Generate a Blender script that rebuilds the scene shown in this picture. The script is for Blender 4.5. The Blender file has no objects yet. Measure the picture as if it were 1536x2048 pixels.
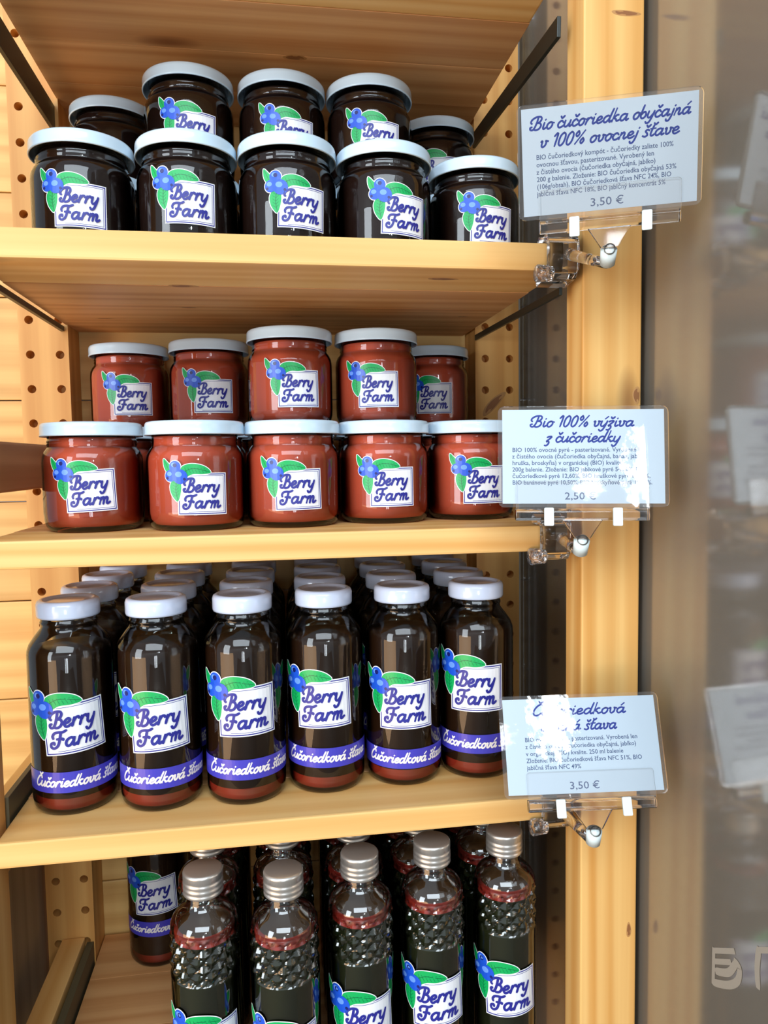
import bpy, bmesh, math, random
from mathutils import Vector, Matrix, Euler
from math import sin, cos, pi, radians
random.seed(7)
MM = 0.001
col = bpy.context.scene.collection

# ---------------------------------------------------------------- camera, world, lights
cam_d = bpy.data.cameras.new('camera')
cam = bpy.data.objects.new('camera', cam_d); col.objects.link(cam)
bpy.context.scene.camera = cam
yaw, pitch, roll = radians(8.69), radians(-4.05), radians(-0.867)
fwd = Vector((sin(yaw)*cos(pitch), cos(yaw)*cos(pitch), sin(pitch)))
r0 = Vector((cos(yaw), -sin(yaw), 0)); u0 = r0.cross(fwd)
rt = cos(roll)*r0 + sin(roll)*u0; up = -sin(roll)*r0 + cos(roll)*u0
cam.matrix_world = Matrix(((rt.x, up.x, -fwd.x, -7.1*MM), (rt.y, up.y, -fwd.y, -506.2*MM), (rt.z, up.z, -fwd.z, 30.33*MM), (0, 0, 0, 1)))
cam_d.sensor_fit = 'VERTICAL'; cam_d.sensor_height = 36; cam_d.lens = 1480/2048*36
cam_d.clip_start = 0.01; cam_d.clip_end = 50

sc = bpy.context.scene
sc.view_settings.view_transform = 'Standard'; sc.view_settings.look = 'None'
sc.view_settings.gamma = 1; sc.view_settings.use_curve_mapping = False
sc.view_settings.exposure = 0.42
sc.cycles.max_bounces = 10; sc.cycles.transparent_max_bounces = 24
sc.cycles.transmission_bounces = 8; sc.cycles.glossy_bounces = 5; sc.cycles.diffuse_bounces = 4
sc.cycles.caustics_reflective = False; sc.cycles.caustics_refractive = False
sc.cycles.sample_clamp_indirect = 4

w = bpy.data.worlds.new('daylight'); sc.world = w; w.use_nodes = True
w.node_tree.nodes['Background'].inputs[0].default_value = (0.80, 0.90, 1.0, 1)
w.node_tree.nodes['Background'].inputs[1].default_value = 0.50

def area_light(name, loc, size, target, power, colour=(0.86, 0.94, 1.0)):
    d = bpy.data.lights.new(name, 'AREA'); d.shape = 'RECTANGLE'; d.size, d.size_y = size
    d.energy = power; d.color = colour
    o = bpy.data.objects.new(name, d); col.objects.link(o); o.location = loc
    o.rotation_euler = (Vector(target)-Vector(loc)).to_track_quat('-Z', 'Y').to_euler()
    return o
# soft daylight through the high shop window behind the photographer
area_light('high_window_daylight', (-0.25, -2.6, 1.85), (2.6, 1.3), (0.02, 0.2, -0.05), 62, (0.80, 0.91, 1.0))
# narrow glazed strips of the door, the small panes that glare on the cards, and a warm shop lamp low at the left
for x in (-0.12, 0.02, 0.13):
    area_light('door_pane_daylight', (x, -2.6, -0.33), (0.07, 0.62), (x, 0, -0.33), 1.9)
gl = area_light('small_window_daylight', (0.47, -2.6, 0.57), (0.21, 0.36), (0.19, 0, 0.0), 5.5, (0.9, 0.96, 1.0))
g2 = area_light('small_window_daylight', (0.25, -2.6, 0.52), (0.16, 0.14), (0.19, 0, 0.0), .55, (0.9, 0.96, 1.0))
area_light('side_fill', (-2.1, -1.9, 0.35), (0.9, 1.7), (0, 0.1, 0.05), 34, (0.84, 0.93, 1.0))  # unseen fill, added to brighten lids and post fronts from the left
area_light('warm_shop_lamp', (-1.3, -1.15, -0.75), (1.3, 1.1), (-0.1, 0.1, -0.3), 14, (1.0, 0.58, 0.26))
def foliage_gaps(light, amp, seed):
    """sky seen through leaves: an irregular bright patch, torn by noise and fading to the pane's rim"""
    light.use_nodes = True; nt = light.node_tree; em = nt.nodes['Emission']; L = nt.links.new
    def mk(t, **kw):
        n = nt.nodes.new(t)
        for k, v in kw.items(): setattr(n, k, v)
        return n
    g = mk('ShaderNodeNewGeometry'); n = mk('ShaderNodeTexNoise'); n.inputs['Scale'].default_value = 4.2; n.inputs['Detail'].default_value = 6; n.inputs['Roughness'].default_value = .7
    off = mk('ShaderNodeVectorMath', operation='ADD'); off.inputs[1].default_value = (seed, seed*.7, 0)
    L(g.outputs['Parametric'], off.inputs[0]); L(off.outputs[0], n.inputs['Vector'])
    d = mk('ShaderNodeVectorMath', operation='DISTANCE'); L(g.outputs['Parametric'], d.inputs[0]); d.inputs[1].default_value = (.5, .5, 0)
    sep = mk('ShaderNodeSeparateXYZ'); L(g.outputs['Parametric'], sep.inputs[0]); cb = mk('ShaderNodeCombineXYZ'); L(sep.outputs[0], cb.inputs[0]); L(sep.outputs[1], cb.inputs[1]); L(cb.outputs[0], d.inputs[0])
    m = mk('ShaderNodeMath', operation='MULTIPLY_ADD'); L(d.outputs['Value'], m.inputs[0]); m.inputs[1].default_value = -.62; L(n.outputs['Fac'], m.inputs[2])
    r = mk('ShaderNodeValToRGB'); r.color_ramp.elements[0].position = .24; r.color_ramp.elements[1].position = .38; L(m.outputs[0], r.inputs[0])
    q = mk('ShaderNodeMath', operation='MULTIPLY'); q.inputs[1].default_value = amp; L(r.outputs[0], q.inputs[0]); L(q.outputs[0], em.inputs['Strength'])
foliage_gaps(gl.data, 1.6, 0.3); foliage_gaps(g2.data, 1.2, 3.1)

# ---------------------------------------------------------------- materials
def new_mat(name):
    m = bpy.data.materials.new(name); m.use_nodes = True
    return m, m.node_tree, m.node_tree.nodes['Principled BSDF']
def sr(r, g, b):
    f = lambda c: (c/255/12.92 if c/255 <= .04045 else ((c/255+.055)/1.055)**2.4)
    return (f(r), f(g), f(b), 1)
def plain(name, colour, rough=.5, metal=0, coat=0, spec=.5):
    m, nt, b = new_mat(name)
    b.inputs['Base Color'].default_value = colour; b.inputs['Roughness'].default_value = rough
    b.inputs['Metallic'].default_value = metal; b.inputs['Coat Weight'].default_value = coat
    b.inputs['Specular IOR Level'].default_value = spec
    return m
def N(nt, t, **kw):
    n = nt.nodes.new(t)
    for k, v in kw.items(): setattr(n, k, v)
    return n
def wood(name, light, dark, axis='X', knots=True, rough=.5, contrast=1.0):
    """pine: growth ring streaks stretched along the grain axis, fine pores, sparse knots"""
    m, nt, b = new_mat(name); L = nt.links.new
    tc = N(nt, 'ShaderNodeTexCoord'); oi = N(nt, 'ShaderNodeObjectInfo')
    add = N(nt, 'ShaderNodeVectorMath', operation='ADD'); sc_ = N(nt, 'ShaderNodeVectorMath', operation='SCALE')
    comb = N(nt, 'ShaderNodeCombineXYZ')
    for i, k in enumerate((7.3, 3.1, 5.7)):
        mu = N(nt, 'ShaderNodeMath', operation='MULTIPLY'); L(oi.outputs['Random'], mu.inputs[0]); mu.inputs[1].default_value = k
        L(mu.outputs[0], comb.inputs[i])
    L(tc.outputs['Object'], add.inputs[0]); L(comb.outputs[0], add.inputs[1])
    mp = N(nt, 'ShaderNodeMapping')
    s = {'X': (.9, 34, 34), 'Y': (34, .9, 34), 'Z': (34, 34, .9)}[axis]
    mp.inputs['Scale'].default_value = s; L(add.outputs[0], mp.inputs['Vector'])
    n1 = N(nt, 'ShaderNodeTexNoise'); n1.inputs['Scale'].default_value = 1.0; n1.inputs['Detail'].default_value = 3
    L(mp.outputs[0], n1.inputs['Vector'])
    # rings from a strongly distorted wave
    wv = N(nt, 'ShaderNodeTexWave', bands_direction='DIAGONAL'); wv.inputs['Scale'].default_value = .8
    wv.inputs['Distortion'].default_value = 9.0; wv.inputs['Detail'].default_value = 3; wv.inputs['Detail Scale'].default_value = .7
    L(mp.outputs[0], wv.inputs['Vector'])
    mp2 = N(nt, 'ShaderNodeMapping'); mp2.inputs['Scale'].default_value = tuple(v*(9 if v > 10 else 5) for v in s)
    L(add.outputs[0], mp2.inputs['Vector'])
    n2 = N(nt, 'ShaderNodeTexNoise'); n2.inputs['Scale'].default_value = 1; n2.inputs['Detail'].default_value = 2
    L(mp2.outputs[0], n2.inputs['Vector'])
    mix1 = N(nt, 'ShaderNodeMath', operation='MULTIPLY'); L(wv.outputs['Fac'], mix1.inputs[0]); L(n1.outputs['Fac'], mix1.inputs[1])
    a2 = N(nt, 'ShaderNodeMath', operation='MULTIPLY_ADD'); L(n2.outputs['Fac'], a2.inputs[0]); a2.inputs[1].default_value = .35
    L(mix1.outputs[0], a2.inputs[2])
    cr = N(nt, 'ShaderNodeValToRGB'); cr.color_ramp.elements[0].position = .12; cr.color_ramp.elements[1].position = .12+.75/contrast
    cr.color_ramp.elements[0].color = light; cr.color_ramp.elements[1].color = dark
    L(a2.outputs[0], cr.inputs[0])
    # board to board tone
    hs = N(nt, 'ShaderNodeHueSaturation'); mr = N(nt, 'ShaderNodeMapRange')
    mr.inputs['To Min'].default_value = .9; mr.inputs['To Max'].default_value = 1.06
    L(oi.outputs['Random'], mr.inputs[0]); L(mr.outputs[0], hs.inputs['Value']); L(cr.outputs[0], hs.inputs['Color'])
    out = hs.outputs[0]
    if knots:
        mk = N(nt, 'ShaderNodeMapping')
        mk.inputs['Scale'].default_value = {'X': (3.2, 9, 9), 'Y': (9, 3.2, 9), 'Z': (9, 9, 3.2)}[axis]
        L(add.outputs[0], mk.inputs['Vector'])
        vo = N(nt, 'ShaderNodeTexVoronoi'); vo.inputs['Scale'].default_value = 1.0; L(mk.outputs[0], vo.inputs['Vector'])
        kr = N(nt, 'ShaderNodeValToRGB'); kr.color_ramp.elements[0].position = .045; kr.color_ramp.elements[1].position = .10
        kr.color_ramp.elements[0].color = (1, 1, 1, 1); kr.color_ramp.elements[1].color = (0, 0, 0, 1)
        L(vo.outputs['Distance'], kr.inputs[0])
        mx = N(nt, 'ShaderNodeMixRGB'); mx.inputs[2].default_value = (dark[0]*.32, dark[1]*.22, dark[2]*.2, 1)
        kf = N(nt, 'ShaderNodeMath', operation='MULTIPLY'); L(kr.outputs[0], kf.inputs[0]); kf.inputs[1].default_value = .8
        L(kf.outputs[0], mx.inputs[0]); L(out, mx.inputs[1]); out = mx.outputs[0]
    L(out, b.inputs['Base Color'])
    b.inputs['Roughness'].default_value = rough
    bp = N(nt, 'ShaderNodeBump'); bp.inputs['Strength'].default_value = .25; bp.inputs['Distance'].default_value = .0004
    L(a2.outputs[0], bp.inputs['Height']); L(bp.outputs[0], b.inputs['Normal'])
    return m
PL, PD = (.90, .55, .20, 1), (.76, .38, .10, 1)
W = {a: wood('pine_'+a, PL, PD, a) for a in 'XYZ'}
WF = wood('pine_front_post', (.93, .57, .20, 1), (.74, .35, .08, 1), 'Z', knots=True)
WWALL = wood('pine_wall', (.82, .52, .18, 1), (.62, .33, .09, 1), 'X', knots=True)
WUND = wood('pine_glued', (.76, .40, .16, 1), (.58, .25, .08, 1), 'X', knots=True, contrast=1.1)
WBROWN = wood('old_brown_wood', (.62, .36, .17, 1), (.46, .24, .10, 1), 'Y', knots=False)
WREAR = wood('pine_rear_post', (.82, .44, .13, 1), (.66, .30, .07, 1), 'Z', knots=False)
WGREY = wood('grey_weathered_wood', (.42, .36, .26, 1), (.30, .25, .17, 1), 'Z', knots=False)
BLACKM = plain('dark_metal', (.012, .016, .012, 1), .35)
OLIVE = plain('olive_metal', (.10, .085, .045, 1), .5)
HOLE = plain('hole_shade', (.25, .12, .04, 1), .8)

def clear(name, tint=(1, 1, 1, 1), ior=1.5, rough=.0, extra=0.0, haze=0.0, hcol=(.9, .9, .9, 1)):
    """thin clear wall: transparent + fresnel gloss (+ a little haze)"""
    m, nt, b = new_mat(name); nt.nodes.remove(b); L = nt.links.new
    out = nt.nodes['Material Output']
    tr = N(nt, 'ShaderNodeBsdfTransparent'); tr.inputs[0].default_value = tint
    gl = N(nt, 'ShaderNodeBsdfGlossy'); gl.inputs['Roughness'].default_value = rough; gl.inputs[0].default_value = (1, 1, 1, 1)
    fr = N(nt, 'ShaderNodeFresnel'); fr.inputs[0].default_value = ior
    ad = N(nt, 'ShaderNodeMath', operation='ADD'); ad.use_clamp = True; L(fr.outputs[0], ad.inputs[0]); ad.inputs[1].default_value = extra
    mx = N(nt, 'ShaderNodeMixShader'); L(ad.outputs[0], mx.inputs[0])
    if haze:
        df = N(nt, 'ShaderNodeBsdfDiffuse'); df.inputs[0].default_value = hcol
        m2 = N(nt, 'ShaderNodeMixShader'); m2.inputs[0].default_value = haze
        L(tr.outputs[0], m2.inputs[1]); L(df.outputs[0], m2.inputs[2]); L(m2.outputs[0], mx.inputs[1])
    else: L(tr.outputs[0], mx.inputs[1])
    L(gl.outputs[0], mx.inputs[2]); L(mx.outputs[0], out.inputs[0])
    return m
GLASS = clear('jar_glass', (.93, .97, .95, 1), 1.52)
PANE = clear('window_glass', (.86, .86, .84, 1), 1.55, rough=.11, extra=.12, haze=.44, hcol=(.40, .36, .30, 1))
FILM = clear('laminate_film', (1, 1, 1, 1), 1.5, rough=.01, haze=.02)
PLASTIC = clear('clear_plastic', (1, 1, 1, 1), 1.35, rough=.03, haze=.03)
def refr(name, colour, rough=.03, ior=1.49):
    m = plain(name, colour, rough); b = m.node_tree.nodes['Principled BSDF']
    b.inputs['Transmission Weight'].default_value = 1; b.inputs['IOR'].default_value = ior
    return m
ACRYL = refr('moulded_acrylic', (.97, .96, .97, 1), .04)
COMPOTE = plain('blueberry_compote', (.020, .008, .006, 1), .3, spec=.08)
PUREE = plain('fruit_puree', sr(216, 88, 62), .5, spec=.08)
def juice_mat(name, c, red, z0, z1):
    """dark juice; light through its heel is painted red, as in the foot"""
    m, nt, b = new_mat(name); L = nt.links.new
    tc = N(nt, 'ShaderNodeTexCoord'); sx = N(nt, 'ShaderNodeSeparateXYZ'); L(tc.outputs['Object'], sx.inputs[0])
    mr = N(nt, 'ShaderNodeMapRange'); mr.inputs['From Min'].default_value = z0; mr.inputs['From Max'].default_value = z1
    L(sx.outputs[2], mr.inputs[0])
    mx = N(nt, 'ShaderNodeMixRGB'); mx.inputs[1].default_value = red; mx.inputs[2].default_value = c
    L(mr.outputs[0], mx.inputs[0]); L(mx.outputs[0], b.inputs['Base Color']); b.inputs['Roughness'].default_value = .2
    return m
JUICE = plain('blueberry_juice', (.024, .009, .004, 1), .3, spec=.08)
FOOT_GLOW = plain('red_foot_glow', (.34, .03, .015, 1), .12)  # light glowing red through the bottle base, painted as colour
SYRUP = plain('dark_syrup', (.018, .022, .008, 1), .3, spec=.08)
SYRUPTOP = plain('syrup_surface', (.07, .035, .018, 1), .25)
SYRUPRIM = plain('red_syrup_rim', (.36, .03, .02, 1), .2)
GLASSD = clear('cut_glass', (.93, .96, .93, 1), 1.55, extra=.05)
LID = plain('white_lid_enamel', (.60, .77, .90, 1), .22, coat=.4)
CAP = plain('white_cap_enamel', (.62, .72, .92, 1), .2, coat=.5)
CAPTOP = plain('cap_recess', (.50, .58, .74, 1), .12, coat=.5)
ALU = plain('aluminium', (.72, .70, .66, 1), .32, metal=.85)
PWHITE = plain('label_paper', (.86, .88, .92, 1), .35, coat=.15)
NAVY = plain('ink_navy', (.018, .022, .26, 1), .4)
NAVY2 = plain('ink_blue', (.003, .035, .36, 1), .5, spec=.2)
GREEN = plain('ink_green', (.004, .40, .10, 1), .35)
GREEND = plain('ink_dark_green', (.0, .16, .05, 1), .35)
BLUE = plain('ink_berry_blue', (.012, .09, .62, 1), .3)
BLUEL = plain('ink_berry_light', (.14, .32, .90, 1), .3)
BLUED = plain('ink_berry_dark', (.006, .012, .14, 1), .3)
CREAM = plain('ink_cream', (.88, .84, .80, 1), .4)
BAND = plain('band_blue', (.055, .05, .46, 1), .3, coat=.2)
CARD = plain('card_paper', (.76, .89, 1.0, 1), .5)
INKG = plain('ink_slate', (.03, .08, .24, 1), .5)
MILK = plain('milky_plastic', (.70, .80, .80, 1), .3)
GREYW = plain('grey_render', (.14, .12, .10, 1), .9)
REFLECTION = plain('pale_painted_reflection', (.34, .31, .26, 1), .6)

# ---------------------------------------------------------------- mesh helpers
def link(name, me, mats, parent=None, smooth=False, loc=None):
    me.name = name
    for m in (mats if isinstance(mats, (list, tuple)) else [mats]): me.materials.append(m)
    if smooth:
        for p in me.polygons: p.use_smooth = True
    o = bpy.data.objects.new(name, me); col.objects.link(o)
    if parent: o.parent = parent
    if loc: o.location = loc
    return o
def from_bm(bm):
    me = bpy.data.meshes.new('m'); bm.to_mesh(me); bm.free(); return me
def box_mesh(x0, x1, y0, y1, z0, z1, bev=.0006):
    """box centred on its own middle; returns mesh and centre (metres)"""
    c = Vector(((x0+x1)/2, (y0+y1)/2, (z0+z1)/2))
    bm = bmesh.new(); bmesh.ops.create_cube(bm, size=1)
    bmesh.ops.scale(bm, vec=(x1-x0, y1-y0, z1-z0), verts=bm.verts)
    if bev: bmesh.ops.bevel(bm, geom=bm.edges[:], offset=bev, segments=2, affect='EDGES', profile=.6)
    return from_bm(bm), c
def box(name, r, mats, parent=None, bev=.0006, rot=None):
    r = [v*MM for v in r]
    me, c = box_mesh(*r, bev=bev)
    o = link(name, me, mats, parent)
    o.location = c - (parent.location if parent else Vector((0, 0, 0)))
    if rot: o.rotation_euler = rot
    return o
def lathe(profile, seg=48, mi=None, caps=True):
    """profile: list of (r, z) mm; r = 0 closes"""
    vs, fs, ms = [], [], []
    rings = []
    for r, z in profile:
        if r < 1e-6: rings.append([len(vs)]); vs.append((0, 0, z*MM))
        else:
            rings.append(list(range(len(vs), len(vs)+seg)))
            vs += [(r*MM*cos(2*pi*i/seg), r*MM*sin(2*pi*i/seg), z*MM) for i in range(seg)]
    for k in range(len(rings)-1):
        a, b = rings[k], rings[k+1]
        for i in range(seg):
            j = (i+1) % seg
            if len(a) == 1 and len(b) == 1: continue
            if len(a) == 1: fs.append((a[0], b[j], b[i]))
            elif len(b) == 1: fs.append((a[i], a[j], b[0]))
            else: fs.append((a[i], a[j], b[j], b[i]))
            ms.append(mi[k] if mi else 0)
    me = bpy.data.meshes.new('m'); me.from_pydata(vs, [], fs)
    if mi:
        for p, x in zip(me.polygons, ms): p.material_index = x
    me.update(); return me
def empty(name, loc, rz=0, label=None, cat=None, group=None):
    o = bpy.data.objects.new(name, None); col.objects.link(o); o.empty_display_size = .01
    o.location = [v*MM for v in loc]; o.rotation_euler = (0, 0, rz)
    if label: o['label'] = label
    if cat: o['category'] = cat
    if group: o['group'] = group
    return o
def prism(pts, d, axis='Y', bev=0):
    """extrude a 2D outline (mm) by depth d (mm) symmetric about 0; outline in XZ (axis Y) or YZ (axis X) or XY (axis Z)"""
    bm = bmesh.new()
    f = {'Y': lambda a, b: (a*MM, -d/2*MM, b*MM), 'X': lambda a, b: (-d/2*MM, a*MM, b*MM), 'Z': lambda a, b: (a*MM, b*MM, -d/2*MM)}[axis]
    v = [bm.verts.new(f(a, b)) for a, b in pts]
    face = bm.faces.new(v)
    e = bmesh.ops.extrude_face_region(bm, geom=[face])
    dv = {'Y': (0, d*MM, 0), 'X': (d*MM, 0, 0), 'Z': (0, 0, d*MM)}[axis]
    bmesh.ops.translate(bm, vec=dv, verts=[g for g in e['geom'] if isinstance(g, bmesh.types.BMVert)])
    bmesh.ops.recalc_face_normals(bm, faces=bm.faces[:])
    if bev: bmesh.ops.bevel(bm, geom=bm.edges[:], offset=bev*MM, segments=2, affect='EDGES', profile=.5)
    return from_bm(bm)
def round_rect(w, h, r, n=5):
    p = []
    for cx, cy, a in ((w/2-r, h/2-r, 0), (-w/2+r, h/2-r, 90), (-w/2+r, -h/2+r, 180), (w/2-r, -h/2+r, 270)):
        for i in range(n+1):
            t = radians(a+90*i/n); p.append((cx+r*cos(t), cy+r*sin(t)))
    return p

# ---------------------------------------------------------------- flat print: outlines and pen strokes
def crom(P, n=6, closed=False):
    P = [Vector((a, b)) for a, b in P]
    if len(P) == 2 and not closed: return P
    out = []; m = len(P)
    for i in range(m if closed else m-1):
        g = (lambda k: P[k % m]) if closed else (lambda k: P[max(0, min(m-1, k))])
        p0, p1, p2, p3 = g(i-1), g(i), g(i+1), g(i+2)
        for k in range(n):
            t = k/n
            out.append(.5*((2*p1)+(p2-p0)*t+(2*p0-5*p1+4*p2-p3)*t*t+(3*p1-p0-3*p2+p3)*t**3))
    if not closed: out.append(P[-1])
    return out
class Print:
    """collects flat polygons (mm) in layers; build() drops them on a plane or wraps them round a cylinder"""
    def __init__(s): s.polys = []; s.quads = []; s.k = 0
    def poly(s, pts, mat, layer): s.polys.append(([tuple(p) for p in pts], mat, layer))
    def stroke(s, pts, wd, mat, layer):
        pts = [Vector(p) for p in pts]
        L, R = [], []; s.k = (s.k+1) % 8; layer = layer+.1*s.k
        for i, p in enumerate(pts):
            a = pts[max(0, i-1)]; b = pts[min(len(pts)-1, i+1)]
            t = (b-a)
            if t.length < 1e-9: t = Vector((1, 0))
            t.normalize(); n = Vector((-t.y, t.x))*wd/2
            e = t*wd*.35*(-1 if i == 0 else 1 if i == len(pts)-1 else 0)
            k = .72 if i in (0, len(pts)-1) else 1
            L.append(p+n*k+e); R.append(p-n*k+e)
        for i in range(len(pts)-1):
            s.quads.append(([tuple(L[i]), tuple(R[i]), tuple(R[i+1]), tuple(L[i+1])], mat, layer))
    def build(s, R=None, tilt=0, step=3.0, lift=.06, base=.18, origin=(0, 0)):
        mats = []; bm = bmesh.new()
        def mi(m):
            if m not in mats: mats.append(m)
            return mats.index(m)
        for pts, m, l in s.polys:
            b2 = bmesh.new(); vs = [b2.verts.new((a, b, 0)) for a, b in pts]; es = [b2.edges.new((vs[i], vs[(i+1) % len(vs)])) for i in range(len(vs))]
            bmesh.ops.triangle_fill(b2, use_beauty=True, edges=es)
            if R:
                x = min(p[0] for p in pts); x1 = max(p[0] for p in pts)
                k = math.ceil(x/step)*step
                while k < x1:
                    bmesh.ops.bisect_plane(b2, geom=b2.verts[:]+b2.edges[:]+b2.faces[:], plane_co=(k, 0, 0), plane_no=(1, 0, 0)); k += step
            b2.verts.ensure_lookup_table(); b2.verts.index_update()
            nv = [bm.verts.new((v.co.x, v.co.y, l)) for v in b2.verts]
            for f in b2.faces:
                try: nf = bm.faces.new([nv[v.index] for v in f.verts])
                except ValueError: continue
                nf.normal_update()
                if nf.normal.z < 0: nf.normal_flip()
                nf.material_index = mi(m)
            b2.free()
        for pts, m, l in s.quads:
            f = bm.faces.new([bm.verts.new((a, b, l)) for a, b in pts]); f.normal_update()
            if f.normal.z < 0: f.normal_flip()
            f.material_index = mi(m)
        ct, st = cos(tilt), sin(tilt)
        for v in bm.verts:
            x, y, l = v.co; x, y = x*ct-y*st, x*st+y*ct
            off = base+lift*l
            if R:
                th = x/R; v.co = ((R+off)*sin(th)*MM, -(R+off)*cos(th)*MM, (y+origin[1])*MM)
            else: v.co = (x*MM, -off*MM, y*MM)
        return from_bm(bm), mats

CAR = [(.25, 1.72), (.45, 1.42), (.72, 1.74)]; ACU = [(.5, 1.4), (.8, 1.8)]
BOWL = [(.85, .82), (.6, 1.02), (.25, .85), (.1, .42), (.28, .03), (.55, .1), (.8, .5), (.9, .98)]
G = {
 'a': (1.18, [BOWL, [(.9, .98), (.84, .3), (.95, .02), (1.18, .22)]]),
 'b': (.92, [[(.25, 2.0), (.12, .9), (.12, .35), (.35, .02), (.65, .15), (.75, .55), (.6, .95), (.35, .9), (.15, .6)]]),
 'c': (.85, [[(.75, .75), (.5, 1.02), (.2, .8), (.1, .4), (.3, .02), (.6, .05), (.9, .3)]]),
 'd': (1.18, [BOWL, [(1.1, 2.0), (.92, 1.0), (.86, .3), (.97, .02), (1.2, .22)]]),
 'e': (.9, [[(.1, .42), (.5, .52), (.72, .8), (.5, 1.03), (.2, .8), (.12, .35), (.32, .02), (.6, .05), (.92, .3)]]),
 'g': (1.1, [BOWL, [(.9, .98), (.8, .0), (.6, -.7), (.3, -.8), (.1, -.6)]]),
 'h': (1.08, [[(.1, 0), (.32, 2.0)], [(.2, .55), (.5, 1.0), (.72, .85), (.66, .2), (.82, .02), (1.08, .25)]]),
 'i': (.58, [[(.22, 1.0), (.18, .25), (.32, .02), (.6, .25)], [(.27, 1.42), (.31, 1.5)]]),
 'j': (.5, [[(.35, 1.0), (.25, 0), (.05, -.7), (-.25, -.75), (-.35, -.5)], [(.4, 1.42), (.44, 1.5)]]),
 'k': (1.02, [[(.1, 0), (.32, 2.0)], [(.78, .98), (.55, .95), (.28, .55), (.55, .35), (.7, .05), (1.05, .22)]]),
 'm': (1.4, [[(.1, 0), (.2, 1.0)], [(.18, .6), (.42, 1.0), (.6, .85), (.55, 0)], [(.57, .6), (.84, 1.0), (1.02, .85), (.98, .2), (1.12, .02), (1.4, .28)]]),
 'n': (1.0, [[(.1, 0), (.2, 1.0)], [(.18, .6), (.45, 1.0), (.64, .85), (.6, .2), (.75, .02), (1.0, .25)]]),
 'o': (.92, [[(.5, 1.02), (.2, .8), (.1, .4), (.3, .0), (.6, .1), (.78, .55), (.65, .95), (.42, 1.0)], [(.65, .95), (.95, .85)]]),
 'r': (.86, [[(.12, 0), (.22, .6), (.28, 1.0)], [(.2, .5), (.45, .95), (.72, 1.0), (.84, .8)]]),
 's': (.8, [[(.72, .88), (.5, 1.03), (.28, .8), (.5, .5), (.62, .2), (.38, -.02), (.05, .1)]]),
 't': (.68, [[(.4, 1.75), (.22, .7), (.22, .2), (.4, .02), (.7, .25)], [(.05, 1.1), (.65, 1.14)]]),
 'u': (1.08, [[(.14, 1.0), (.1, .3), (.3, .02), (.55, .15), (.78, .6)], [(.84, 1.0), (.78, .3), (.88, .02), (1.1, .25)]]),
 'v': (.95, [[(.05, .85), (.2, 1.0), (.22, .3), (.4, .02), (.68, .3), (.72, .8), (.6, 1.0), (.95, .9)]]),
 'y': (.98, [[(.14, 1.0), (.1, .3), (.3, .02), (.55, .15), (.78, .6)], [(.86, 1.0), (.72, .1), (.5, -.65), (.2, -.8), (.02, -.55)]]),
 'z': (.85, [[(.12, .85), (.35, 1.0), (.75, .95), (.15, .1), (.45, .15), (.55, -.2), (.35, -.62), (.05, -.6)]]),
 'B': (1.45, [[(.66, 1.95), (.62, 1.2), (.5, .45), (.3, .04), (-.02, .08), (-.12, .4), (.08, .5)],
              [(-.02, 1.02), (-.2, 1.2), (-.12, 1.62), (.35, 1.98), (.95, 1.98), (1.15, 1.6), (.95, 1.15), (.6, 1.05)],
              [(.6, 1.05), (1.05, 1.0), (1.28, .6), (1.1, .12), (.7, -.02), (.4, .12)]]),
 'F': (1.25, [[(-.02, 1.1), (-.12, 1.4), (.05, 1.75), (.45, 1.85), (.9, 1.82), (1.25, 2.0)],
              [(.72, 1.84), (.68, 1.0), (.55, .2), (.2, -.12), (-.15, .05), (-.2, .45), (.08, .6), (.15, .35)], [(.38, 1.0), (.98, 1.0), (1.02, .85)]]),
 'C': (1.15, [[(1.12, 1.55), (.95, 1.98), (.55, 1.85), (.2, 1.2), (.12, .5), (.4, .0), (.8, .08), (1.1, .42)]]),
 '1': (.75, [[(.12, 1.55), (.5, 2.0), (.42, 0)]]),
 '0': (1.0, [[(.5, 2.0), (.2, 1.6), (.1, .9), (.15, .25), (.42, 0), (.7, .4), (.8, 1.1), (.75, 1.7), (.5, 2.0)]]),
 '%': (1.5, [[(1.15, 2.0), (.25, 0)], [(.35, 2.0), (.12, 1.55), (.3, 1.15), (.52, 1.55), (.35, 2.0)], [(1.1, .85), (.88, .4), (1.05, 0), (1.28, .45), (1.1, .85)]]),
 ' ': (.55, []), '-': (.8, [[(.15, .6), (.65, .6)]]),
}
def script(pr, text, x0, x1, y, xh, wd, mat, layer, slant=.22, fit=True):
    """pen lettering from x0 to x1 (mm) on baseline y with x-height xh"""
    comp = {'č': ('c', CAR), 'š': ('s', CAR), 'ž': ('z', CAR), 'á': ('a', ACU), 'ý': ('y', ACU), 'Č': ('C', [(.5, 2.55), (.78, 2.25), (1.1, 2.58)]),
            'ť': ('t', [(.3, 1.95), (.5, 1.72), (.75, 1.98)])}
    tot = sum(G[comp[c][0] if c in comp else c][0] for c in text)
    k = (x1-x0)/tot if fit else xh; x = x0
    for c in text:
        base, mark = comp.get(c, (c, None)); adv, st = G[base]
        for s_ in st+([mark] if mark else []):
            p = crom([(a, b) for a, b in s_], 4) if len(s_) > 2 else [Vector(q) for q in s_]
            pr.stroke([(x+(q.x*k)+slant*q.y*xh, y+q.y*xh) for q in p], wd, mat, layer)
        x += adv*k

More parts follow.
